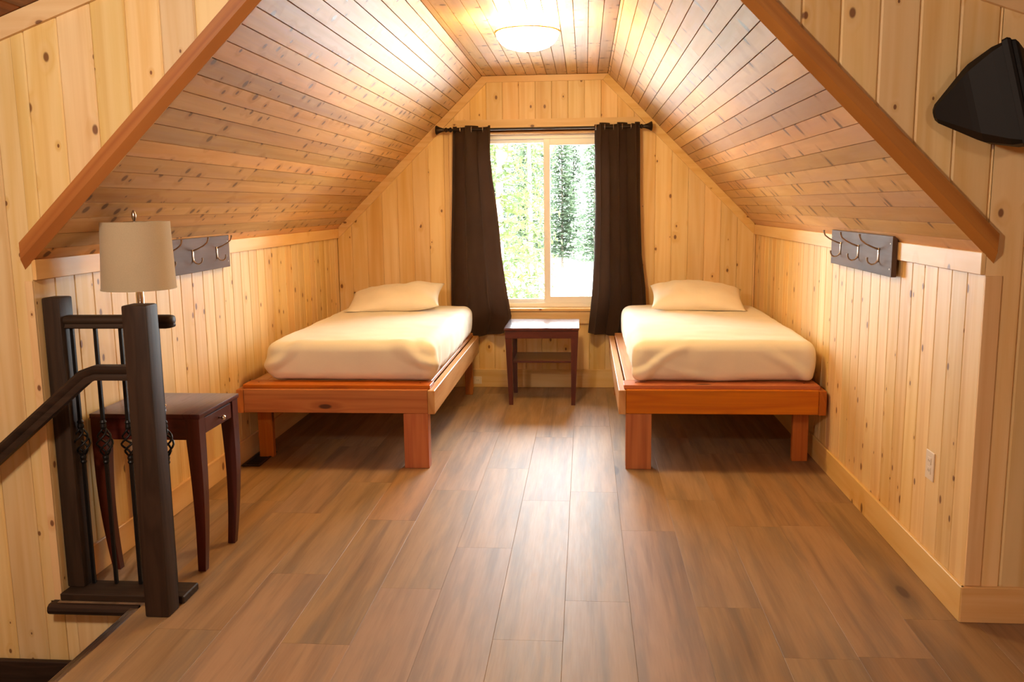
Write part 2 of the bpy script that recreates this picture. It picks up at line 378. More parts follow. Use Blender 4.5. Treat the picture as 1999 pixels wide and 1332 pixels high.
# alcove ceiling: two slopes and the flat strip between them
def slope_map(A, B):
    A = Vector((A[0], 0, A[1])); B = Vector((B[0], 0, B[1])); t = (B-A).normalized(); n = Vector((t.z, 0, -t.x))
    if n.z > 0: n = -n
    return (lambda u, v, d: tuple(A+t*u+n*d+Vector((0, v, 0)))), (B-A).length
bm = bmesh.new(); T = .08
prism(bm, [(XL-.06, ZK-.035), (XA, ZC+.028), (XA, ZC+T), (XL-.12, ZK+.02)], 'y', YF+.02, YE+.1)
prism(bm, [(XA, ZC+.028), (XB, ZC+.028), (XB, ZC+T), (XA, ZC+T)], 'y', YF+.02, YE+.1)
prism(bm, [(XB, ZC+.028), (XR+.06, ZK-.035), (XR+.12, ZK+.02), (XB, ZC+T)], 'y', YF+.02, YE+.1)
ce = struct(obj('ceiling', bm, backing))
for A, B in (((XL, ZK), (XA, ZC)), ((XR, ZK), (XB, ZC)), ((XA, ZC), (XB, ZC))):
    mp, L = slope_map(A, B)
    if A[1] == B[1]: mp = lambda u, v, d: (XA+u, v, ZC-d)
    for i, (a, b) in enumerate(rows(0, L, .0795, .06 if A[1] != B[1] else .035)):
        n = R.choice((1, 1, 2, 2)); cuts = [YF+.004]+([R.uniform(4.2, 6.4)] if n == 2 else [])+[YE]
        for p, q in zip(cuts[:-1], cuts[1:]):
            strip(ce, ceil_m, a, b, k_(p+.0005), k_(q-.0005), mp, ch=.0012, gap=.0010, dep=.005)

# main room: ceiling, side and rear walls (behind the camera)
bm = bmesh.new()
for s in (-1, 1):
    e = MX0 if s < 0 else MX1
    prism(bm, [(XM, roof(XM)+.022), (e-.1*(-s), roof(e)+.022), (e-.1*(-s), roof(e)+.1), (XM, roof(XM)+.1)], 'y', MY0-.1, YF+.06)
c2 = struct(obj('ceiling', bm, backing))
for A, B in (((MX0, roof(MX0)), (XM, roof(XM))), ((MX1, roof(MX1)), (XM, roof(XM)))):
    mp, L = slope_map(A, B)
    for a, b in rows(0, L, .1325, 0): strip(c2, ceil_dark, a, b, k_(-1.0), k_(YF-.001), mp)
struct(box('wall_side', (MX0-.1, MY0, -1.6), (MX0, YF+.06, 2.2), plaster, bev=0)); struct(box('wall_side', (MX1, MY0, -.2), (MX1+.1, YF+.06, 2.2), plaster, bev=0))
struct(box('wall_rear', (MX0-.1, MY0-.1, -1.6), (MX1+.1, MY0, 2.9), plaster, bev=0))
struct(box('wall_stairwell', (-1.705, MY0, -1.6), (-1.60, 3.14, -.205), plaster, bev=0)); struct(box('wall_stairwell', (-1.705, MY0, -.204), (-1.691, 1.59, -.013), plaster, bev=0))
struct(box('floor_lower', (MX0-.1, MY0-.1, -1.7), (-1.60, YF+.08, -1.6), plaster, bev=0))

# ------------------------------------------------------------------ trim, baseboards
tn = [0]
def trim(bm, mat, parent=None):
    tn[0] += 1; return struct(obj('trim_%d' % tn[0], bm, mat))
struct(box('baseboard_left', (XL, YF+.16, 0), (XL+.016, YE-.001, .132), pine_trim['y'], bev=.003))
struct(box('baseboard_right', (XR-.016, YF-.016, 0), (XR, YE-.001, .134), pine_trim['y'], bev=.003))
struct(box('baseboard_back', (XL+.017, YE-.016, 0), (XR-.017, YE, .15), pine_trim['x'], bev=.003))
struct(box('baseboard_front', (XR-.014, YF-.018, 0), (MX1, YF, .134), pine_trim['x'], bev=.003))
trim(bx(bmesh.new(), (XL, YF-.002, ZK-.072), (XL+.016, YE-.001, ZK+.004), .002), pine_trim['y'])
trim(bx(bmesh.new(), (XR-.016, YF-.002, ZK-.072), (XR, YE-.001, ZK+.004), .002), pine_trim['y'])
tw = .062
def off(A, B, w):      # parallelogram inside the arch along edge AB
    A, B = Vector(A), Vector(B); t = (B-A).normalized(); n = Vector((t.y, -t.x))
    if n.y > 0: n = -n
    return n*w
nL = off((XL, ZK), (XA, ZC), tw); nR = off((XR, ZK), (XB, ZC), tw)
zin = ZC-.05
xa_in = XL+nL.x+(zin-ZK-nL.y)/SL; xb_in = XR+nR.x-(zin-ZK-nR.y)/SR_
e = .003
trim(prism(bmesh.new(), [(XL+.017, ZK+.016), (XA, ZC-e), (xa_in, zin), (XL+.017, ZK+nL.y+(.017-nL.x)*SL)], 'y', YE-.016, YE-.001), pine_trim['x'])
trim(prism(bmesh.new(), [(XR-.017, ZK+.016), (XB, ZC-e), (xb_in, zin), (XR-.017, ZK+nR.y+(.017+nR.x)*SR_)], 'y', YE-.016, YE-.001), pine_trim['x'])
trim(prism(bmesh.new(), [(XA+.001, ZC-e), (XB-.001, ZC-e), (xb_in-.001, zin), (xa_in+.001, zin)], 'y', YE-.016, YE-.001), pine_trim['x'])
bl = XL+nL.x+(BELT1-ZK-nL.y)/SL+.004; br_ = XR+nR.x-(BELT1-ZK-nR.y)/SR_-.004
bl0 = XL+nL.x+(BELT0-ZK-nL.y)/SL+.004; br0 = XR+nR.x-(BELT0-ZK-nR.y)/SR_-.004
trim(prism(bmesh.new(), [(bl0, BELT0), (br0, BELT0), (br_, BELT1), (bl, BELT1)], 'y', YE-.017, YE-.001), pine_trim['x'])
# window casing: sides, apron, sill
trim(bx(bmesh.new(), (WX0-.13, YE-.017, WZ0-.125), (WX0, YE-.001, BELT0-.001), .002), pine_trim['z'])
trim(bx(bmesh.new(), (WX1, YE-.017, WZ0-.125), (WX1+.13, YE-.001, BELT0-.001), .002), pine_trim['z'])
trim(bx(bmesh.new(), (WX0+.001, YE-.017, WZ0-.125), (WX1-.001, YE-.001, WZ0-.022), .002), pine_trim['x'])
trim(bx(bmesh.new(), (WX0+.001, YE-.03, WZ0-.02), (WX1-.001, YE+.10, WZ0+.002), .003), pine_trim['x'])
trim(bx(bmesh.new(), (WX0+.001, YE-.001, WZ1-.015), (WX1-.001, YE+.10, WZ1), .001), pine_trim['x'])
trim(bx(bmesh.new(), (WX0, YE-.001, WZ0+.003), (WX0+.015, YE+.10, WZ1-.016), .001), pine_trim['y'])
trim(bx(bmesh.new(), (WX1-.015, YE-.001, WZ0+.003), (WX1, YE+.10, WZ1-.016), .001), pine_trim['y'])
# reddish gable boards round the alcove opening
def gable(A, B):
    A, B = Vector(A), Vector(B); L = (B-A).length; a = math.atan2(B.y-A.y, B.x-A.x); up_ = 1 if B.x > A.x else -1
    # local frame: x along the slope, z outward; cut plumb at the foot
    bm = bmesh.new(); k = math.tan(math.radians(44)); secs = [(-.006, -.001), (.022, -.024), (.066, -.024), (.066, -.001)]
    ra = [bm.verts.new((h*k*1.0, YF+d, h)) for h, d in secs]; rb = [bm.verts.new((L, YF+d, h)) for h, d in secs]
    bm.faces.new(ra); bm.faces.new(rb[::-1])
    for q in range(4): bm.faces.new((ra[q], rb[q], rb[(q+1) % 4], ra[(q+1) % 4]))
    o = trim(bm, cedar_trim); ex = Vector(((B-A).x/L, 0, (B-A).y/L)); ez = Vector((-ex.z, 0, ex.x)) * up_; ey = Vector((0, 1, 0))
    M = Matrix((ex, ey, ez)).transposed().to_4x4(); M.translation = (A.x, 0, A.y); o.matrix_world = M
eL = Vector((XL, ZK))-Vector((1, SL)).normalized()*.035; eR = Vector((XR, ZK))-Vector((-1, SR_)).normalized()*.035
gable(eL, (XA, ZC)); gable(eR, (XB, ZC))
trim(bx(bmesh.new(), (XA-.03, YF-.021, ZC), (XB+.03, YF-.002, ZC+.066), .001), cedar_trim)
# pale board where the front wall meets the main ceiling
for e_ in (MX0, MX1):
    trim(prism(bmesh.new(), [(e_, roof(e_)-.074), (XM, roof(XM)-.074), (XM, roof(XM)-.002), (e_, roof(e_)-.002)], 'y', YF-.017, YF-.001), pine_trim['x'])
trim(bx(bmesh.new(), (XR, YF-.006, .135), (XR+.054, YF-.001, ZK-.075), .001), pine_trim['z'])
trim(bx(bmesh.new(), (XL-.03, YF-.006, -.04), (XL-.0005, YF+.016, ZK-.075), .001), pine_trim['z'])

# stair edge: nosings, skirting and the first steps going down to the left
bm = bmesh.new(); tube(bm, [(-2.06, 3.068, -.0215), (-1.70, 3.068, -.0215)], .0215, 10); bx(bm, (-2.0595, 3.066, -.043), (-1.70, 3.10, -.0005))
trim(bm, esp['x'])
bm = bmesh.new(); bx(bm, (-1.722, 1.6, -.045), (-1.705, 3.04, -.002), .004); bx(bm, (-1.705, 1.6, -.012), (-1.688, 3.04, .001), .001)
for i in range(6): bx(bm, (-1.720+.0055*i, 1.6, -.003), (-1.717+.0055*i, 3.04, .0025), .0006)
trim(bm, alu)
st = struct(box('staircase', (-3.55, 1.0, -1.4), (-2.75, 3.09, -.6), backing, bev=0))
box('tread', (-1.94, 1.9, -.225), (-1.712, 3.095, -.19), esp['y'], st, bev=.006)
box('riser', (-1.92, 1.9, -.40), (-1.90, 3.095, -.226), esp['y'], st)
box('tread', (-2.74, 1.9, -.43), (-1.915, 3.095, -.40), esp['x'], st, bev=.004)
box('riser', (-2.74, 1.9, -.60), (-2.72, 3.095, -.431), esp['y'], st)
box('skirting', (-2.74, 3.072, -.399), (-1.94, 3.097, -.248), esp['x'], st, bev=.003)

# ------------------------------------------------------------------ window
w = struct(bpy.data.objects.new('window_1', None)); C.objects.link(w); w.location = (0, 0, 0)
yw = YE+.085; fo, fi = .035, .045
bm = bmesh.new()
bx(bm, (WX0+.015, yw-.01, WZ0+.003), (WX0+.015+fo, yw+.06, WZ1-.015), .002); bx(bm, (WX1-.015-fo, yw-.01, WZ0+.003), (WX1-.015, yw+.06, WZ1-.015), .002)
bx(bm, (WX0+.015+fo, yw-.01, WZ0+.003), (WX1-.015-fo, yw+.06, WZ0+.003+fo), .002); bx(bm, (WX0+.015+fo, yw-.01, WZ1-.015-fo), (WX1-.015-fo, yw+.06, WZ1-.015), .002)
obj('window_frame', bm, vinyl, w)
def sash(x0, x1, yy, fw_):
    bm = bmesh.new(); z0, z1 = WZ0+.003+fo, WZ1-.015-fo
    bx(bm, (x0, yy, z0), (x0+fw_, yy+.028, z1), .002); bx(bm, (x1-fw_, yy, z0), (x1, yy+.028, z1), .002)
    bx(bm, (x0+fw_, yy, z0), (x1-fw_, yy+.028, z0+fw_), .002); bx(bm, (x0+fw_, yy, z1-fw_), (x1-fw_, yy+.028, z1), .002)
    s = obj('sash', bm, vinyl, w)
    g = box('pane', (x0+fw_-.003, yy+.011, z0+fw_-.003), (x1-fw_+.003, yy+.015, z1-fw_+.003), glass_m, s, bev=0)
    return s
sash(-.335, WX1-.015-fo, yw, .052)
sash(WX0+.015+fo, -.30, yw+.030, .030)
box('latch', (-.327, yw-.012, 1.22), (-.303, yw, 1.30), vinyl, w, bev=.003)

# ------------------------------------------------------------------ beds
def make_bed(name, label, x0, x1, y0, wall):
    """wall = -1: wall on the left; the rail away from the wall is the outer one"""
    t = thing(name, label, 'bed', ((x0+x1)/2, (y0+7.0)/2, 0), 'twin bed frames')
    ox, oy = t.location.x, t.location.y; L = lambda p: (p[0]-ox, p[1]-oy, p[2])
    def P(n, a, b, mat, bev=.003): return box(n, L(a), L(b), mat, t, bev)
    z0, z1, th = .325, .462, .04
    P('foot_rail', (x0+th+.001, y0, z0), (x1-th-.001, y0+.04, z1), cedar['x'])
    P('head_rail', (x0+th+.001, 6.96, z0), (x1-th-.001, 7.0, z1), cedar['x'])
    P('side_rail', (x0, y0-.004, z0-.003), (x0+th, 7.0, z1-.002), pale_cedar if wall > 0 else cedar['y'])
    P('side_rail', (x1-th, y0-.004, z0-.003), (x1, 7.0, z1-.002), pale_cedar if wall < 0 else cedar['y'])
    # platform boards laid across the rails
    yy = y0+.028; i = 0
    while yy < 6.9:
        wd = .14 if i == 0 else .135
        e_ = .03 if i == 0 else .125; P('slat', (x0+e_, yy, z1), (x1-e_, min(yy+wd, 6.99), z1+.022), cedar['x'] if i == 0 else pale_cedar, .002); yy += wd+(.004 if i == 0 else .05); i += 1
    for a in (x0+.045, x1-.122): P('ledge_board', (a, y0+.171, z1), (a+.077, 6.99, z1+.022), pale_cedar, .002)
    out = x1 if wall < 0 else x0; s = -1 if wall < 0 else 1; inn = x0 if wall < 0 else x1
    # outer foot leg is a wide plank with a second one behind it, the wall-side legs stand further back
    a, b = sorted((out+s*.041, out+s*.185)); P('leg', (a, y0+.041, 0), (b, y0+.079, z1-.001), cedar['z'], .003)
    a, b = sorted((out+s*.041, out+s*.10)); P('leg', (a, 6.88, 0), (b, 6.958, z0+.05), cedar['z'])
    a, b = sorted((inn-s*.041, inn-s*.13)); P('leg', (a, y0+.20, 0), (b, y0+.24, z1-.001), cedar['z'])
    a, b = sorted((inn-s*.041, inn-s*.13)); P('leg', (a, 6.88, 0), (b, 6.958, z0+.05), cedar['z'])
    # front of the outer leg closes flush with the foot rail below it
    a, b = sorted((out+s*.041, out+s*.185)); P('leg_facing', (a, y0+.003, 0), (b, y0+.04, z0-.001), cedar['z'], .003)
    for px in (x0+.10, x1-.10): 
        bm = bmesh.new(); lathe(bm, [(.004, 0), (.004, .0015)], L((px, y0+.10, z1+.022)), 'z', 8); obj('screw', bm, bronze, t)
    return t
make_bed('bed_frame', 'reddish cedar plank bed frame along the left wall, carrying the bed left of the window', -2.014, -.853, 4.878, -1)
make_bed('bed_frame', 'reddish cedar plank bed frame along the right wall, carrying the bed right of the window', .189, 1.330, 4.91, 1)

def make_mattress(label, x0, x1, y0, y1, z0, z1, seed, outer):
    t = bmesh.new(); n = 58
    bmesh.ops.create_cube(t, size=2); bmesh.ops.subdivide_edges(t, edges=t.edges[:], cuts=n, use_grid_fill=True)
    hx, hy, hz = (x1-x0)/2, (y1-y0)/2, (z1-z0)/2; r = .062
    for v in t.verts:
        c = v.co; s = lambda q: math.copysign(abs(q)**.75, q)
        p = Vector((s(c.x)*hx, s(c.y)*hy, c.z*hz))
        q = Vector((max(-hx+r, min(hx-r, p.x)), max(-hy+r, min(hy-r, p.y)), max(-hz+r, min(hz-r, p.z))))
        d = p-q
        if d.length > 1e-6: p = q+d.normalized()*r
        nrm = d.normalized() if d.length > 1e-6 else Vector((0, 0, 1))
        # soft hollows, pulled folds at the foot corners, gathered edges near the floor
        w = Vector((p.x, p.y, p.z+seed*3))
        amp = .006*mnoise.noise(w*3)+.003*mnoise.noise(w*9)
        foot = max(0, min(1, (-p.y-hy+.14)/.12))
        cn = max(0, 1-abs(abs(p.x)-hx+.07)/.28)
        sgn = 1 if p.x > 0 else -1
        fold = math.sin((p.z*22+sgn*p.x*16+seed)+2.0*mnoise.noise(w*4))
        amp += .026*foot*cn*(max(0, fold)**2-.3)*min(1, (p.z+hz)/.03)
        mid = max(0, 1-abs(p.x)/hx)
        amp += .012*foot*max(0, math.sin(p.z*30+p.x*9+seed*2+3*mnoise.noise(w*2.2)))**4*mid*max(0, min(1, mnoise.noise(w*2.5+Vector((5, 0, 0)))*3+.3))
        side = max(0, min(1, (abs(p.x)-hx+.10)/.08))
        amp += .005*side*math.sin(p.y*26+3*mnoise.noise(w*4))*max(0, .5-p.z/hz*.5)
        bulge = .012*(1-(p.z/hz)**2)*(foot+side)
        crown = .012*(1-(p.x/hx)**2)*(1-(p.y/hy)**2) if p.z > 0 else 0
        p = p+nrm*(amp+bulge); p.z += crown
        if p.z < -hz: p.z = -hz
        v.co = p
    o = obj('mattress', t, sheet_m, None, True); o.location = ((x0+x1)/2, (y0+y1)/2, (z0+z1)/2)
    return tag(o, label, 'mattress', 'twin mattresses')
make_mattress('cream sheeted mattress on the left bed, beneath the left curtain', -1.865, -.885, 5.0, 6.86, .487, .722, 1.0, 1)
make_mattress('cream sheeted mattress on the right bed, under the right coat rack', .285, 1.292, 5.02, 6.86, .487, .722, 2.3, -1)

def make_pillow(label, cx, cy, cz, L_, D_, H_, tilt, roll, yaw, seed):
    n = 30; bm = bmesh.new(); grid = {}
    for side in (1, -1):
        for i in range(n+1):
            for j in range(n+1):
                u, v = i/n*2-1, j/n*2-1
                if side < 0 and (i in (0, n) or j in (0, n)): grid[side, i, j] = grid[1, i, j]; continue
                pin = 1-.10*(1-abs(u)**2)*abs(v)**6-.0; pin2 = 1-.07*(1-abs(v)**2)*abs(u)**6
                h = ((1-abs(u)**2.6)**.62)*((1-abs(v)**2.4)**.55)
                w = Vector((u*1.7, v*1.4, seed))
                h *= 1+.22*mnoise.noise(w*1.1)
                wr = .09*mnoise.noise(Vector((u*5, v*2.2, seed+side)))*min(1, (1-max(abs(u), abs(v)))*5)
                edge = .03*math.sin(u*13+seed)*(abs(v)**4)
                z = side*H_/2*(h+wr)*(1.15 if side > 0 else .7)+edge*.3*H_
                grid[side, i, j] = bm.verts.new((u*L_/2*pin2, v*D_/2*pin, z))
    for side in (1, -1):
        for i in range(n):
            for j in range(n):
                q = [grid[side, i, j], grid[side, i+1, j], grid[side, i+1, j+1], grid[side, i, j+1]]
                try: bm.faces.new(q if side > 0 else q[::-1])
                except ValueError: pass
    M = Matrix.Rotation(yaw, 4, 'Z') @ Matrix.Rotation(roll, 4, 'Y') @ Matrix.Rotation(tilt, 4, 'X')
    for v in bm.verts:
        v.co = M @ v.co
    zb = -(cz-.734)
    for v in bm.verts:
        if v.co.z < zb: v.co.z = zb+.001*(v.co.z-zb)
    o = obj('pillow', bm, pillow_m, None, True); o.location = (cx, cy, cz)
    return tag(o, label, 'pillow', 'pillows on the beds')
make_pillow('cream pillow on the left bed, its right end lifted towards the curtain', -1.43, 6.56, .800, .72, .44, .175, .30, -.10, .02, 1.3)
make_pillow('cream pillow on the right bed, plump with its left corner pointing out', .82, 6.56, .800, .68, .44, .185, .30, .05, -.03, 4.7)

# ------------------------------------------------------------------ curtains and rod
def lerp_tab(tab, z):
    tab = sorted(tab)
    if z <= tab[0][0]: return tab[0][1]
    for (a, p), (b, q) in zip(tab[:-1], tab[1:]):
        if z <= b: return p+(q-p)*(z-a)/(b-a)
    return tab[-1][1]
def make_curtain(label, left, right, ztop, zbot, folds, ph, peaks, y0, topw):
    nu, nv = 120, 60; bm = bmesh.new(); V = []
    for j in range(nv+1):
        t = j/nv; row = []
        for i in range(nu+1):
            u = i/nu; zb = zbot(u); z = ztop+.007*math.cos(2*math.pi*folds*u+ph)*(1-t)**6+(zb-ztop)*t
            a, b = lerp_tab(left, z), lerp_tab(right, z)
            amp = .040+.014*t
            ang = 2*math.pi*folds*(u+.05*t*math.sin(3*u+ph))+ph
            x = a+(b-a)*u+.022*math.sin(2*ang)*(1-.4*t)*min(1, min(u, 1-u)*14)
            y = y0+amp*math.sin(ang)+.010*mnoise.noise(Vector((u*6, t*2.5, ph)))*t+.004*mnoise.noise(Vector((u*14, t*9, ph)))
            row.append(bm.verts.new((x, y, z)))
        V.append(row)
    for j in range(nv):
        for i in range(nu): bm.faces.new((V[j][i], V[j][i+1], V[j+1][i+1], V[j+1][i]))
    bmesh.ops.solidify(bm, geom=bm.faces[:], thickness=.0025)
    root = obj('curtain', bm, curt_m, None, True); tag(root, label, 'curtain', 'blackout curtains')
    for i in range(int(folds*2)+1):            # grommets where the cloth crosses the rod
        u = (i*math.pi-ph)/(2*math.pi*folds)
        if .02 < u < .98:
            x = lerp_tab(left, ztop-.03)+(lerp_tab(right, ztop-.03)-lerp_tab(left, ztop-.03))*u
            gb = bmesh.new(); n = 16; pts = [(x, y0+.0195*math.cos(2*math.pi*k/n), 2.088+.0195*math.sin(2*math.pi*k/n)) for k in range(n+1)]
            tube(gb, pts, .004, 6, False); obj('grommet', gb, nickel, root, True)
    return root
YC = 7.105
make_curtain('dark brown curtain hanging left of the window, its hem flaring towards the nightstand',
    [(2.11, -1.045), (1.5, -1.067), (1.1, -1.085), (.68, -1.092), (.43, -1.06)],
    [(2.11, -.741), (1.9, -.745), (1.7, -.728), (1.5, -.70), (1.3, -.68), (1.09, -.663), (.846, -.63), (.6, -.588), (.47, -.655), (.43, -.66)],
    2.112, lambda u: .425+.05*u**2, 1.7, .9, 0, YC, 0)
make_curtain('dark brown curtain hanging right of the window, gathered in deep folds',
    [(2.11, .072), (1.5, .079), (1.09, .072), (.76, .052), (.47, .024), (.4, .02)],
    [(2.11, .425), (1.5, .431), (1.09, .447), (.84, .478), (.68, .486), (.43, .44)],
    2.115, lambda u: .468-.06*u, 2.6, 2.6, 0, YC, 0)
rod = thing('curtain_rod', 'black metal curtain rod with turned finials above the window', 'curtain rod', (-.33, YC, 2.088))
bm = bmesh.new(); lathe(bm, [(.009, -.80), (.009, .80)], (0, 0, 0), 'x', 14); obj('rod', bm, bronze, rod, angle=40)
fin = [(.010, 0), (.014, .004), (.014, .012), (.009, .018), (.009, .028), (.013, .033), (.013, .040), (.009, .046), (.010, .056), (.017, .078), (.024, .092), (.027, .096), (.024, .102), (.012, .105)]
for s in (-1, 1):
    bm = bmesh.new(); lathe(bm, [(r*1.4, s*(.72+h*1.25)) for r, h in fin], (0, 0, 0), 'x', 16); obj('finial', bm, bronze, rod, angle=35)
    bm = bmesh.new(); tube(bm, [(s*.70, .0, -.012), (s*.70, .02, -.016), (s*.70, .060, -.016)], .006, 8); bx(bm, (s*.70-.012, .060, -.05), (s*.70+.012, .068, .03), .002); obj('bracket', bm, bronze, rod)

# ------------------------------------------------------------------ nightstand between the beds
ns = thing('nightstand', 'dark mahogany nightstand with a low shelf, standing under the window between the beds', 'nightstand', (-.323, 6.76, 0))
def nb(n, a, b, mat, bev=.002, seg=1): return box(n, a, b, mat, ns, bev, seg)
nb('tabletop', (-.278, -.262, .572), (.278, .262, .592), mah_top, .003, 2)
bm = bmesh.new()
bx(bm, (-.272, -.256, .512), (.272, -.236, .5715), .001); bx(bm, (-.272, .236, .512), (.272, .256, .5715), .001)
bx(bm, (-.272, -.236, .512), (-.252, .236, .5715), .001); bx(bm, (.252, -.236, .512), (.272, .236, .5715), .001); obj('apron', bm, mah['x'], ns)
def taper_leg(x, y, sx, sy, zt, w0=.050, w1=.030, bow=0.0):
    bm = bmesh.new(); n = 10; prev = None
    for i in range(n+1):
        t = i/n; z = zt*(1-t); wd = w0+(w1-w0)*t; cx = x-sx*(w0-wd)/2*(1 if not bow else 0)+bow*sx*math.sin(t*math.pi*.9)*.5
        cy = y-sy*(w0-wd)/2
        if bow: cx = x+sx*(bow*math.sin(t*math.pi*.75)-bow*.6*t); cy = y-sy*(w0-wd)/2
        r = [bm.verts.new((cx+a*wd/2, cy+b*wd/2, z)) for a, b in ((-1, -1), (1, -1), (1, 1), (-1, 1))]
        if prev:
            for k in range(4): bm.faces.new((prev[k], prev[(k+1) % 4], r[(k+1) % 4], r[k]))
        else: bm.faces.new(r[::-1])
        prev = r
    bm.faces.new(prev); return bm
for sx in (-1, 1):
    for sy in (-1, 1): obj('leg', taper_leg(sx*.245, sy*.229, sx, sy, .5115, .052, .030), mah['z'], ns)
nb('shelf', (-.218, -.20, .318), (.218, .20, .334), mah['x'])

# ------------------------------------------------------------------ side table by the stairs (drawer faces the room)
tb = thing('side_table', 'dark mahogany side table with one drawer, standing behind the stair newel against the left wall', 'side table', (-1.782, 3.565, 0))
def sb(n, a, b, mat, par=None, bev=.002, seg=1): return box(n, a, b, mat, par or tb, bev, seg)
sb('tabletop', (-.228, -.205, .660), (.236, .205, .680), mah['y'], bev=.003, seg=2)
bm = bmesh.new(); bx(bm, (-.222, -.199, .572), (.205, -.181, .6595), .001); bx(bm, (-.222, .181, .572), (.205, .199, .6595), .001); bx(bm, (-.222, -.181, .572), (-.204, .181, .6595), .001)
obj('apron', bm, mah['x'], tb)
dr = sb('drawer', (.206, -.135, .584), (.226, .135, .652), mah['y'], bev=.003)
for s in (-1, 1): sb('rail', (.206, s*.166-.028, .572), (.224, s*.166+.028, .6595), mah['y'])
bm = bmesh.new(); lathe(bm, [(.005, 0), (.004, .010), (.006, .013), (.0105, .018), (.012, .024), (.009, .029), (.003, .031)], (.226, .0, .618), 'x', 14); obj('knob', bm, chrome, dr, True)
def sabre_leg(x, y, sx, sy):
    bm = bmesh.new(); n = 14; prev = None; zt = .6595
    for i in range(n+1):
        t = i/n; z = zt*(1-t); e_ = max(0, (t-.13)/.87)
        wd = .058-.026*e_
        bow = .010*math.sin(e_*math.pi)
        cx = x-sx*(.058-wd)/2*.6+sx*bow-sx*.006*e_; cy = y-sy*(.058-wd)/2*1.2+sy*bow*.6
        r = [bm.verts.new((cx+a*wd/2, cy+b*wd/2, z)) for a, b in ((-1, -1), (1, -1), (1, 1), (-1, 1))]
        if prev:
            for k in range(4): bm.faces.new((prev[k], prev[(k+1) % 4], r[(k+1) % 4], r[k]))
        else: bm.faces.new(r[::-1])
        prev = r
    bm.faces.new(prev); return bm
for sx in (-1, 1):
    for sy in (-1, 1):
        lg = obj('leg', sabre_leg(sx*.197+(.004 if sx > 0 else -.0), sy*.172, sx, sy), mah['z'], tb)

# lamp on the side table
lp = thing('table_lamp', 'table lamp with beige drum shade rising behind the dark newel post', 'lamp', (-1.796, 3.436, .6805))
lp.scale = (.953, .953, .953)
bm = bmesh.new(); lathe(bm, [(.072, 0), (.074, .004), (.074, .014), (.070, .018), (.066, .019), (.066, .046), (.062, .050), (.020, .056)], seg=32); obj('base', bm, chrome, lp, angle=30)
bm = bmesh.new(); lathe(bm, [(.016, .0565), (.014, .10), (.022, .20), (.026, .27), (.020, .36), (.015, .40), (.018, .405), (.018, .42), (.0165, .425), (.0165, .60)], seg=24); obj('stem', bm, chrome, lp, angle=30)
bm = bmesh.new(); lathe(bm, [(.009, .60), (.009, .64), (.021, .68), (.025, .71), (.018, .74), (.004, .752)], seg=16); obj('bulb', bm, plain('frosted_bulb', (.8, .78, .7, 1), .3), lp, True)
bm = bmesh.new(); s_in = .002; n = 48
rings = []
for r, z in ((.150, .525), (.141, .808), (.139, .808), (.148, .525)):
    rings.append([bm.verts.new((r*math.cos(2*math.pi*k/n), r*math.sin(2*math.pi*k/n), z)) for k in range(n)])
for i in range(4):
    for k in range(n): bm.faces.new((rings[i][k], rings[i][(k+1) % n], rings[(i+1) % 4][(k+1) % n], rings[(i+1) % 4][k]))
nrm_ = Vector((SL, 0, -1)).normalized(); p0_ = (Vector((XL, 0, ZK))-lp.location)/.953
for v in bm.verts:                       # the shade's top edge is pressed in where it meets the sloping ceiling
    dd = (v.co-p0_).dot(nrm_)-.006
    if dd < 0: v.co -= nrm_*dd
sh = obj('lamp_shade', bm, shade_m, lp, angle=40)
for z, r in ((.525, .1505),):
    bm = bmesh.new(); lathe(bm, [(r-.003, z), (r+.0008, z), (r+.0004, z+.006), (r-.003, z+.006)], seg=48); bmesh.ops.delete(bm, geom=[f for f in bm.faces if len(f.verts) > 4], context='FACES'); obj('shade_binding', bm, shade_m, sh)
bm = bmesh.new()
for k in range(3):
    a = 2*math.pi*k/3+.4; tube(bm, [(.0, .0, .790), (.1385*math.cos(a), .1385*math.sin(a), .796)], .002, 6)
tube(bm, [(.030, 0, .61), (.042, 0, .70), (.030, 0, .77), (.003, 0, .790)], .0018, 6); tube(bm, [(-.030, 0, .61), (-.042, 0, .70), (-.030, 0, .77), (-.003, 0, .790)], .0018, 6)
obj('harp', bm, nickel, lp)
bm = bmesh.new(); lathe(bm, [(.005, .790), (.006, .803), (.0035, .808), (.006, .814), (.0095, .826), (.010, .836), (.0075, .846), (.003, .856)], seg=14); obj('finial', bm, nickel, lp, True)

# ------------------------------------------------------------------ stair guard: newel, post, rail, balusters on a base board
gd = thing('stair_guard', 'dark stained stair guard with newel post and iron basket balusters before the lamp', 'railing', (-1.75, 3.15, 0))
def gb_(n, a, b, mat, bev=.003, seg=1, par=None): return box(n, [a[0]+1.75, a[1]-3.15, a[2]], [b[0]+1.75, b[1]-3.15, b[2]], mat, par or gd, bev, seg)
nw = gb_('newel_post', (-1.628, 2.972, 0), (-1.536, 3.062, 1.165), esp['z'], .009, 2)
gb_('wall_post', (-2.032, 3.148, .031), (-1.962, 3.236, 1.175), esp['z'], .007, 2)
gb_('base_board', (-2.030, 3.0885, .0005), (-1.532, 3.222, .030), esp['x'], .004)
bm = bmesh.new()                                                     # moulded handrail
prof = [(-.030, 1.060), (-.024, 1.056), (.024, 1.056), (.030, 1.060), (.022, 1.068), (.022, 1.074), (.032, 1.080), (.034, 1.090), (.028, 1.100), (.012, 1.105), (-.012, 1.105), (-.028, 1.100), (-.034, 1.090), (-.032, 1.080), (-.022, 1.074), (-.022, 1.068)]
xs = [(-1.961, 1), (-1.565, 1), (-1.550, .86), (-1.543, .5)]; prev = None
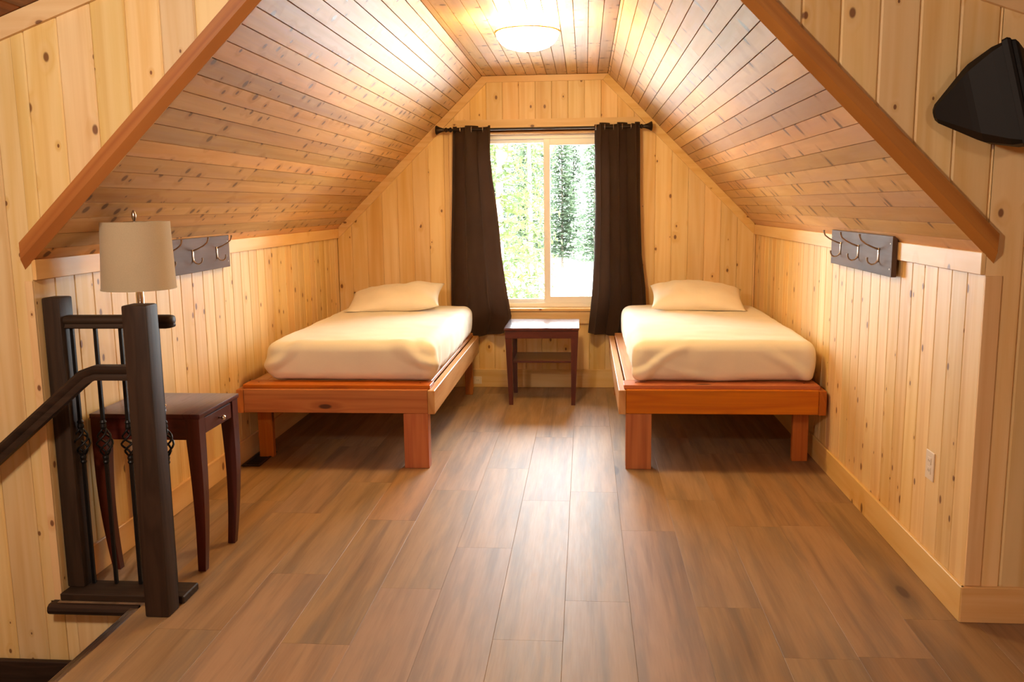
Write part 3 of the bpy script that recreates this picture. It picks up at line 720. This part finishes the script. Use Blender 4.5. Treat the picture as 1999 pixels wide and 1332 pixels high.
for x, s in xs:
    r = [bm.verts.new((x+1.75, p*s+.042, 1.08+(z-1.08)*(.5+.5*s))) for p, z in prof]
    if prev:
        for k in range(len(r)): bm.faces.new((prev[k], prev[(k+1) % len(r)], r[(k+1) % len(r)], r[k]))
    else: bm.faces.new(r[::-1])
    prev = r
bm.faces.new(prev); obj('top_rail', bm, esp['x'], gd, angle=50)
for x in (-1.947, -1.855, -1.755, -1.610):
    bm = bmesh.new(); X0 = x+1.75; zc, hh = .61, .055; s = .0065
    bx(bm, (X0-s, .042-s, .0305), (X0+s, .042+s, zc-hh-.005), .001); bx(bm, (X0-s, .042-s, zc+hh+.005), (X0+s, .042+s, 1.056), .001)
    for sgn in (-1, 1):
        lathe(bm, [(.0095, zc+sgn*(hh-.004)), (.0125, zc+sgn*(hh+.006)), (.010, zc+sgn*(hh+.018)), (.0125, zc+sgn*(hh+.024)), (.0085, zc+sgn*(hh+.032))], (X0, .042, 0), 'z', 12)
    b = obj('baluster', bm, black_iron, gd)
    bm = bmesh.new()
    for k in range(4):
        pts = []
        for i in range(13):
            t = i/12; a = 2*math.pi*(k/4+t*.75); rr = .006+.023*math.sin(math.pi*t)
            pts.append((X0+rr*math.cos(a), .042+rr*math.sin(a), zc-hh+2*hh*t))
        tube(bm, pts, .0042, 6)
    obj('basket', bm, black_iron, b, True)

# wall handrail going down the stairs to the left
hr = thing('stair_handrail', 'dark stained wooden handrail sloping down to the left along the stair wall', 'handrail', (-1.70, 3.028, .92))
def rail_sweep(path, prof):
    bm = bmesh.new(); prev = None; P = [Vector(p) for p in path]; n = len(P)
    for i, p in enumerate(P):
        a = (P[i]-P[i-1]).normalized() if i else (P[1]-P[0]).normalized(); b = (P[i+1]-P[i]).normalized() if i < n-1 else a
        t = (a+b).normalized(); nn = Vector((-t.z, 0, t.x)); 
        if nn.z < 0: nn = -nn
        k_s = 1/max(.5, t.dot(a))
        r = [bm.verts.new(p+nn*h*k_s+Vector((0, w_, 0))) for w_, h in prof]
        if prev:
            for k in range(len(r)): bm.faces.new((prev[k], prev[(k+1) % len(r)], r[(k+1) % len(r)], r[k]))
        else: bm.faces.new(r[::-1])
        prev = r
    bm.faces.new(prev); return bm
pr = [(-.020, -.027), (.020, -.027), (.022, -.012), (.018, -.004), (.026, .004), (.028, .016), (.020, .026), (-.020, .026), (-.028, .016), (-.026, .004), (-.018, -.004), (-.022, -.012)]
obj('rail', rail_sweep([(.072-.002, 0, -.004), (-.070, 0, -.004), (-.11, 0, -.018), (-.145, 0, -.046), (-1.35, 0, -1.046)], pr), esp['x'], hr, angle=45)
for x in (-.9, -1.3):
    z = -.046+(x+.145)*.83-.03
    bm = bmesh.new(); tube(bm, [(x, 0, z), (x, .01, z-.03), (x, .05, z-.05), (x, .082, z-.05)], .006, 8); lathe(bm, [(.028, .082), (.028, .087)], (x, 0, z-.05), 'y', 16); obj('bracket', bm, black_iron, hr)

# ------------------------------------------------------------------ coat racks
def make_rack(label, x, ysgn, loc):
    """board lies in the y-z plane; hooks stick out towards +x (ysgn mirrors for the other wall)"""
    t = thing('coat_rack', label, 'coat rack', loc, 'coat racks on the knee walls')
    box('board', sorted_((-.0, -.475, -.088), (x*.022, .475, .088))[0], sorted_((-.0, -.475, -.088), (x*.022, .475, .088))[1], rackw, t, .002)
    fx = x*.022
    for y in (-.30, 0, .30):
        bm = bmesh.new(); n = 12
        # back plate (a small shield), long upper arm and short lower arm in one casting
        a, b = sorted_((fx, y-.009, -.034), (fx+x*.004, y+.009, .030)); bx(bm, a, b, .0015)
        up_ = [(fx+x*.004, y, .024), (fx+x*.03, y, .034), (fx+x*.06, y, .050), (fx+x*.080, y, .066), (fx+x*.086, y, .082), (fx+x*.087, y, .092)]
        tube(bm, up_, [.0042, .0036, .0034, .0036, .0042, .0055], 8)
        lo_ = [(fx+x*.004, y, -.028), (fx+x*.014, y, -.040), (fx+x*.030, y, -.044), (fx+x*.044, y, -.036), (fx+x*.050, y, -.022), (fx+x*.050, y, -.012)]
        tube(bm, lo_, [.0042, .0036, .0034, .0036, .0042, .0055], 8)
        h = obj('hook', bm, nickel, t, angle=45)
        for z in (-.020, .012): obj('screw', lathe(bmesh.new(), [(.0032, fx+x*.004), (.0032, fx+x*.0055)], (0, y, z), 'x', 8), nickel, h)
    for y in (-.45, .45):
        for z in (-.055, .055):
            bm = bmesh.new(); lathe(bm, [(.004, fx), (.003, fx+x*.0015)], (0, y, z), 'x', 8); obj('screw', bm, nickel, t)
    return t
def sorted_(a, b): return [min(p, q) for p, q in zip(a, b)], [max(p, q) for p, q in zip(a, b)]
make_rack('dark board coat rack on the left wall, partly hidden by the lampshade', 1, 1, (XL+.0165, 4.388, 1.262))
make_rack('weathered dark board coat rack with three metal hooks on the right wall', -1, -1, (XR-.0165, 4.40, 1.258))

# ------------------------------------------------------------------ ceiling light in the alcove
cl = thing('ceiling_light', 'glowing round flush-mount ceiling light above the floor between the beds', 'ceiling light', (-.318, 5.08, ZC))
bm = bmesh.new(); lathe(bm, [(.160, -.062), (.178, -.062), (.183, -.065), (.183, -.071), (.178, -.074), (.160, -.074)], seg=40); obj('rim', bm, plain('brushed_brass_rim', (.75, .62, .28, 1), .35, 1), cl, angle=40)
bm = bmesh.new(); lathe(bm, [(.118, -.001), (.122, -.012), (.172, -.055), (.174, -.061), (.174, -.078), (.168, -.098), (.150, -.124), (.118, -.146), (.075, -.160), (.03, -.166), (.008, -.167)], seg=40); obj('glass_bowl', bm, bowl_m, cl, True)
bm = bmesh.new(); lathe(bm, [(.006, -.1675), (.008, -.172), (.004, -.180)], seg=12); obj('finial', bm, nickel, cl, True)

# ------------------------------------------------------------------ loudspeaker on the right front wall
spk = thing('loudspeaker', 'black wall loudspeaker tilted downwards on its bracket beside the right opening edge', 'loudspeaker', (1.335, 2.955, 1.815))
spk.scale = (1, 1, .88)
Fd = Vector((.86, -.50, .22)).normalized(); Sd = Vector((0, 0, 1)); Sd = (Sd-Fd*Sd.dot(Fd)).normalized(); Wd = Fd.cross(Sd)
MS = Matrix((Fd, Wd, Sd)).transposed()
def spk_prism(secs):
    bm = bmesh.new(); prev = None
    for d, w_, h_, ch in secs:
        pts = [(-w_+ch, -h_), (w_-ch, -h_), (w_, -h_+ch), (w_, h_-ch), (w_-ch, h_), (-w_+ch, h_), (-w_, h_-ch), (-w_, -h_+ch)]
        r = [bm.verts.new(MS @ Vector((d, p, q))) for p, q in pts]
        if prev:
            for k in range(8): bm.faces.new((prev[k], prev[(k+1) % 8], r[(k+1) % 8], r[k]))
        else: bm.faces.new(r[::-1])
        prev = r
    bm.faces.new(prev); return bm
obj('cabinet', spk_prism([(-.235, .030, .020, .012), (-.225, .045, .035, .016), (-.125, .085, .125, .030), (-.105, .092, .140, .030), (-.03, .105, .172, .020), (0, .107, .176, .012)]), black_pl, spk)
obj('front_frame', spk_prism([(.0005, .111, .182, .006), (.016, .114, .186, .006), (.024, .110, .182, .006)]), black_pl, spk)
obj('grille', spk_prism([(.0245, .104, .176, .006), (.036, .102, .174, .006), (.042, .092, .164, .006)]), grille_m, spk)
bm = bmesh.new(); tube(bm, [(-.02, .06, .0), (-.01, .12, .0), (-.01, .154, .0)], .010, 10); bx(bm, (-.05, .1545, -.04), (.03, .1600, .04), .002); obj('bracket', bm, black_pl, spk)

# ------------------------------------------------------------------ outlets and floor vent
def outlet(name, label, loc, mp, w_, h_, n):
    t = thing(name, label, 'outlet', loc)
    def bq(nm, a, b, mat, par, bev): 
        p, q = sorted_(mp(*a), mp(*b)); return box(nm, p, q, mat, par, bev)
    bq('cover_plate', (-w_/2, -h_/2, 0), (w_/2, h_/2, .005), ivory, t, .0015)
    for k in range(n):
        c = (k-(n-1)/2)*.039; s = bq('socket', (-.0165, c-.014, .0051), (.0165, c+.014, .007), ivory, t, .001)
        for dx in (-.006, .006): bq('slot', (dx-.001, c-.004, .0071), (dx+.001, c+.005, .0074), slot_m, s, 0)
    return t
outlet('wall_outlet', 'ivory duplex outlet low on the right wall', (XR-.0005, 3.474, .470), lambda a, b, d: (-d, a, b), .078, .114, 2)
outlet('wall_outlet', 'small ivory outlet on the baseboard between the left bed and the nightstand', (-.890, YE-.0165, .060), lambda a, b, d: (a, -d, b), .068, .062, 1)
ve = thing('floor_vent', 'dark slotted floor register beside the left wall under the left bed', 'floor vent', (-1.955, 5.03, 0))
bm = bmesh.new(); bx(bm, (-.055, -.155, .0005), (.055, -.135, .006), .001); bx(bm, (-.055, .135, .0005), (.055, .155, .006), .001); bx(bm, (-.055, -.135, .0005), (-.040, .135, .006), .001); bx(bm, (.040, -.135, .0005), (.055, .135, .006), .001)
obj('vent_frame', bm, vent_m, ve)
for i in range(14): box('slat', (-.0395, -.127+i*.0195, .001), (.0395, -.1195+i*.0195, .005), vent_m, ve, 0)

# ------------------------------------------------------------------ outside: pale ground and conifers
GZ = -2.9
struct(box('ground', (-60, 12, GZ-.3), (60, 110, GZ), gravel, bev=0))
def conifer_mesh(h, seed, spread, ls=1.0, dens=34):
    q = random.Random(seed); v = []; f = []
    def tri(a, b, c): i = len(v); v.extend((a, b, c)); f.append((i, i+1, i+2))
    nb_ = int(h*dens)
    for bi in range(nb_):
        t = .05+.94*((bi+q.random())/nb_); z = h*t; L = spread*(1-t)**.8*q.uniform(.45, 1.15)+.12
        a = q.uniform(0, 2*math.pi); d = Vector((math.cos(a), math.sin(a), 0)); side = Vector((-d.y, d.x, 0))
        n = max(3, int(L/(.13*ls))); droop = q.uniform(.05, .35); rise = q.uniform(-.05, .3)
        for i in range(n):
            s = (i+.6)/n; p = d*L*s+Vector((0, 0, z-droop*L*s*s+rise*s))
            for sg in (-1, 1):
                tl = ls*(.07+.22*(1-s))*q.uniform(.5, 1.3)*min(1, L)
                e_ = p+side*sg*tl+d*tl*q.uniform(.3, .9)+Vector((0, 0, q.uniform(-.14, .10)))
                w_ = d*.03*ls*ls+Vector((0, 0, q.uniform(-.03, .03)))
                tri(p-w_, p+w_, e_); m_ = (p+e_)/2; tri(m_+w_*.8, m_-w_*.8, m_+(e_-p)*.35+Vector((0, 0, q.uniform(-.09, .05))))
    me = bpy.data.meshes.new('conifer_foliage'); me.from_pydata([tuple(x) for x in v], [], f); me.update(); return me
def trunk_mesh(h):
    bm = bmesh.new(); tube(bm, [(0, 0, 0), (.02, 0, h*.3), (-.02, .02, h*.6), (0, 0, h*.97)], [h*.007, h*.006, h*.004, h*.001], 8)
    me = bpy.data.meshes.new('conifer_trunk'); bm.to_mesh(me); bm.free(); return me
variants = []
for i, (h, s, sp_) in enumerate(((13, 1, 1.15), (14, 2, 1.75), (11, 3, .95))):
    fm = conifer_mesh(h, s, sp_, *((1.9, 64) if i == 1 else (1.0, 34))); tm = trunk_mesh(h); tm.materials.append(bark); variants.append((fm, tm))
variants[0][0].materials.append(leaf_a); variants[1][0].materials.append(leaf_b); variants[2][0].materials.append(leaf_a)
TREES = [(-1.62, 17, 0, 'yellow-green conifer nearest the glass, filling the left window pane'), (-3.7, 18.5, 2, 'yellow-green conifer behind the left curtain, outside the window'),
         (-2.75, 21.5, 2, 'slender conifer at the left edge of the left window pane'), (-1.5, 24.5, 2, 'slender conifer just left of the window\'s middle stile, behind the nearest tree'),
         (-3.1, 28, 0, 'yellow-green conifer deep behind the left edge of the left pane')]
for r_ in range(4):
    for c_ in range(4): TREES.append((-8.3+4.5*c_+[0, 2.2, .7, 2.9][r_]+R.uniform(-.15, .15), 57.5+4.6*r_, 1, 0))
LB = 'far bluish conifer standing beyond the pale clearing outside the window'
for x, y, vi, g in TREES:
    t = thing('conifer_tree', g or LB, 'tree', (x, y, GZ), 'conifers outside the window' if g else 'far conifers beyond the clearing')
    t.rotation_euler = (0, 0, R.uniform(0, 6.28)); s = R.uniform(.9, 1.05); t.scale = (s, s, s)
    for nm, me in (('foliage', variants[vi][0]), ('trunk', variants[vi][1])):
        o = bpy.data.objects.new(nm, me); C.objects.link(o); o.parent = t
